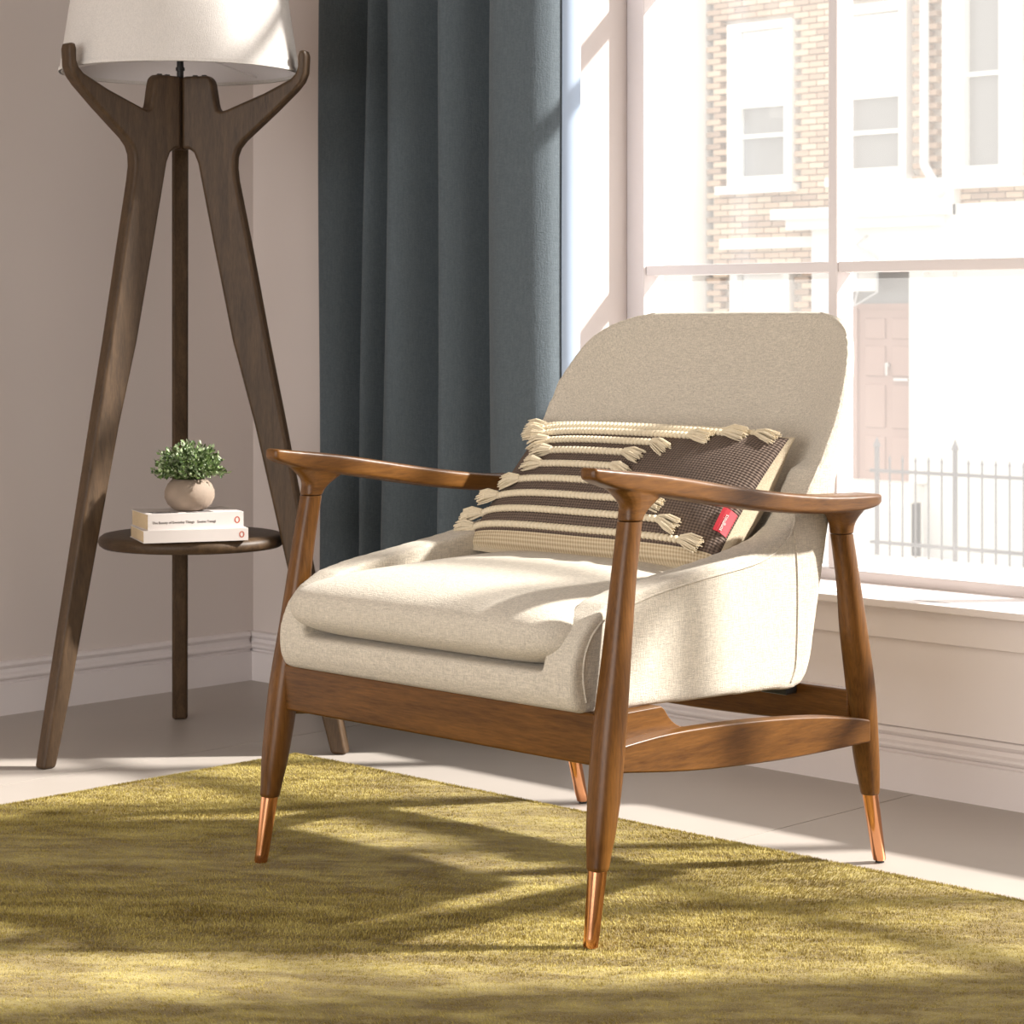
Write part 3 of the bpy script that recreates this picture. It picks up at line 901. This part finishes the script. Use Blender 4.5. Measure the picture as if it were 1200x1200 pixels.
# red woven tag on the edge seam
def tagpt(i, j, off): return pface(.972 + .028 * i, .215 + .165 * j, off)
tv = []; tf = []
for off in (.0035, .0048):
    for j in range(7):
        for i in range(4): tv.append(tagpt(i / 3, j / 6, off))
for k in range(2):
    for j in range(6):
        for i in range(3):
            a_ = k * 28 + j * 4 + i; tf.append((a_, a_ + 1, a_ + 5, a_ + 4))
rim_ = [0, 1, 2, 3, 7, 11, 15, 19, 23, 27, 26, 25, 24, 20, 16, 12, 8, 4]
tf += [(rim_[i], rim_[(i + 1) % 18], rim_[(i + 1) % 18] + 28, rim_[i] + 28) for i in range(18)]
tg = mesh('tag', tv, tf, M['red'], pil); tg['label'] = 'small red woven brand tag'
tx = text_mesh('tag_lettering', 'songmics', .0078, M['whiteprint'], tg, (0, 0, 0), (0, 0, 0))
e1 = (tagpt(.62, .95, .0052) - tagpt(.62, .06, .0052)).normalized(); e2 = -(tagpt(1, .5, .0052) - tagpt(0, .5, .0052)).normalized(); e3 = e1.cross(e2).normalized(); e2 = e3.cross(e1)
from mathutils import Matrix
org = tagpt(.72, .06, .0056)
tx.matrix_local = Matrix(((e1.x, e2.x, e3.x, org.x), (e1.y, e2.y, e3.y, org.y), (e1.z, e2.z, e3.z, org.z), (0, 0, 0, 1)))

# ------------------------------------------------------------------ tripod floor lamp
LX, LY = -3.472, 2.655
lamp = empty('floor_lamp', (LX, LY, 0), 'dark walnut tripod floor lamp with round shelf and white linen shade', 'lamp')
prof = [(.286, .0), (.314, .0), (.300, .075), (.265, .261), (.200, .606), (.170, .761), (.142, .917), (.116, 1.06), (.113, 1.085), (.114, 1.105), (.120, 1.120), (.132, 1.134),
        (.195, 1.187), (.236, 1.224), (.250, 1.240), (.257, 1.256), (.259, 1.288), (.256, 1.297), (.250, 1.301), (.244, 1.297), (.241, 1.288), (.241, 1.268), (.236, 1.256), (.226, 1.246),
        (.173, 1.221), (.097, 1.192), (.086, 1.189), (.079, 1.192), (.076, 1.203), (.070, 1.240), (.066, 1.252), (.058, 1.256), (.0088, 1.256), (.0088, 1.120), (.022, 1.120), (.032, 1.112), (.040, 1.093), (.070, .945), (.108, .761), (.148, .606), (.196, .391), (.258, .113)]
for ang, k in ((-90, 1.0), (30.8, 1.055), (142.7, 1.005)):
    pp = [(r if r < .1 else .1 + (r - .1) * (1 + (k - 1) * (1.45 if z < 1.0 else -.6)), z) for r, z in prof]
    o = prism('leg', pp, 'y', -.0155, .0155, M['walnut_z'], lamp, .007, 4)
    o.rotation_euler = (0, 0, R(ang))
sh = lathe('shelf', [(.0, .374), (.150, .374), (.166, .3755), (.172, .380), (.1745, .387), (.172, .394), (.166, .3985), (.158, .400), (.0, .400)], M['walnut_x'], lamp, 72, (.016, .0155, 0))
hub = MB().tube((0, 0, 1.12), (0, 0, 1.254), .0075, n=16).build('hub', M['walnut_z'], lamp, True)
st = MB().tube((0, 0, 1.25), (0, 0, 1.335), .0065, n=16).tube((0, 0, 1.268), (0, 0, 1.274), .0085, n=16).build('stem', M['black_metal'], lamp, True)
for ang in (-90, 30.8, 142.7):
    for d in (.03, .048):
        c, s_ = math.cos(R(ang)), math.sin(R(ang))
        MB().tube((c * d, s_ * d, 1.2555), (c * d, s_ * d, 1.2585), .005, n=10).build('screw_cap', M['black_metal'], lamp, True)
zb, zt, rb, rt = 1.262, 1.60, .2235, .172
shade = lathe('lamp_shade', [(rb, zb), (rt, zt), (rt - .003, zt), (rb - .003, zb), (rb, zb)], M['shade'], lamp, 96)
lathe('lining', [(rb - .0035, zb + .002), (rt - .0035, zt - .002), (rt - .0045, zt - .002), (rb - .0045, zb + .002), (rb - .0035, zb + .002)], M['shade_in'], shade, 96)
rm = MB()
for k in range(3):
    a = R(-20 + 120 * k)
    rm.tube((0, 0, 1.31), (math.cos(a) * (rb - .006), math.sin(a) * (rb - .006), zb + .012), .0016, n=6)
rm.build('spokes', M['shade_in'], shade)
lathe('rim', [(rb + .0015, zb), (rb + .0015, zb + .006), (rb - .006, zb + .006), (rb - .006, zb), (rb + .0015, zb)], M['shade'], shade, 96)
lathe('bulb', [(.0, 1.430), (.018, 1.424), (.029, 1.408), (.030, 1.392), (.022, 1.372), (.014, 1.352), (.013, 1.325), (0, 1.325)], M['blindw'], lamp, 24)

# ------------------------------------------------------------------ books and plant on the shelf
def book(loc, ang, Lb, Db, Tb, label, title=None, name='book'):
    b = empty(name, loc, label, 'book', 'books on the lamp shelf')
    b.rotation_euler = (0, 0, ang)
    c = MB().box(0, Lb, 0, Db, 0, .0012).box(0, Lb, 0, .0012, .0012, Tb - .0012).box(0, Lb, 0, Db, Tb - .0012, Tb).build('cover', M['book'], b)
    MB().box(.0015, Lb - .0015, .0012, Db - .0015, .0012, Tb - .0012).build('page_block', M['pages'], b)
    return b
def logo(b, Lb, Tb, r):
    n = 28
    def ring(a, c, y): return [(Lb - .012 + a * math.cos(2 * math.pi * i / n), y, Tb / 2 + c * math.sin(2 * math.pi * i / n)) for i in range(n)]
    v = ring(r * .82, r, -.0002) + ring(r * .5, r * .7, -.0002)
    f = [(i, (i + 1) % n, n + (i + 1) % n, n + i) for i in range(n)]
    lg = mesh('logo', v, f, M['logo'], b)
    return lg
ang1 = math.atan2(.172, .084); ang2 = math.atan2(.163, .069)
b1 = book((-3.355, 2.484, .400), ang1, .191, .135, .0222, 'lower white paperback of the pair on the lamp shelf')
logo(b1, .191, .0222, .0058)
b2 = book((-3.353, 2.492, .4224), ang2, .177, .128, .0290, 'upper white paperback under the plant pot, title printed on its spine')
logo(b2, .177, .0290, .0062)
text_mesh('title', 'The Beauty of Everyday Things   Soetsu Yanagi', .0062, M['ink'], b2, (.008, -.0002, .0115), (R(90), 0, 0))
for k, (x0, x1, y0, y1) in enumerate(((.012, .060, .012, .030), (.012, .052, .036, .05), (.075, .125, .012, .024), (.10, .125, .03, .05))):
    MB().box(x0, x1, y0, y1, .0290, .0291).build('cover_print', M['ink'], b2)

pl = empty('potted_plant', (-3.372, 2.600, .4515), 'small bushy green plant in a round stoneware pot on two books', 'plant')
lathe('pot', [(0, 0), (.022, 0), (.030, .003), (.040, .012), (.0455, .024), (.0455, .036), (.040, .049), (.033, .056), (.029, .058), (.027, .056), (.030, .050), (.0, .048)], M['pot'], pl, 40)
lathe('soil', [(.029, .050), (.02, .053), (0, .054)], M['soil'], pl, 24)
lv = []; lf = []; stems = MB()
for k in range(260):
    a = random.uniform(0, 2 * math.pi); el = random.uniform(-.12, 1) ; el = math.asin(max(-1, min(1, el)))
    d = Vector((math.cos(a) * math.cos(el), math.sin(a) * math.cos(el), math.sin(el)))
    rr = random.uniform(.8, 1.06)
    tip = Vector((d.x * .066, d.y * .066, .068 + d.z * .055)) * 1.0
    tip = Vector((tip.x * rr, tip.y * rr, .068 + (tip.z - .068) * rr))
    root = Vector((d.x * .012, d.y * .012, .050))
    mid = root.lerp(tip, .55) + Vector((0, 0, .008))
    stems.tube(root, mid, .0006, .0005, 4); stems.tube(mid, tip, .0005, .0003, 4)
    for j in range(11):
        t_ = .45 + .55 * j / 10
        p = mid.lerp(tip, (t_ - .55) / .45) if t_ > .55 else root.lerp(mid, t_ / .55)
        ld = (d + Vector((random.gauss(0, .8), random.gauss(0, .8), random.gauss(.25, .6)))).normalized()
        sd_ = ld.orthogonal().normalized(); up_ = ld.cross(sd_)
        th = random.uniform(0, 6.28); wv = sd_ * math.cos(th) + up_ * math.sin(th); nv = ld.cross(wv)
        L_ = random.uniform(.006, .0105); W_ = L_ * .34
        n0 = len(lv)
        lv += [p, p + ld * L_ * .5 + wv * W_ + nv * .0006, p + ld * L_, p + ld * L_ * .5 - wv * W_ + nv * .0006, p + ld * L_ * .5 - nv * .0004]
        lf += [(n0, n0 + 1, n0 + 4), (n0 + 1, n0 + 2, n0 + 4), (n0 + 2, n0 + 3, n0 + 4), (n0 + 3, n0, n0 + 4)]
me = bpy.data.meshes.new('foliage'); me.from_pydata([tuple(p) for p in lv], [], lf)
o = link('foliage', me, M['leaf'], pl); o['kind'] = 'stuff'
stems.build('stems', M['stem'], pl)['kind'] = 'stuff'
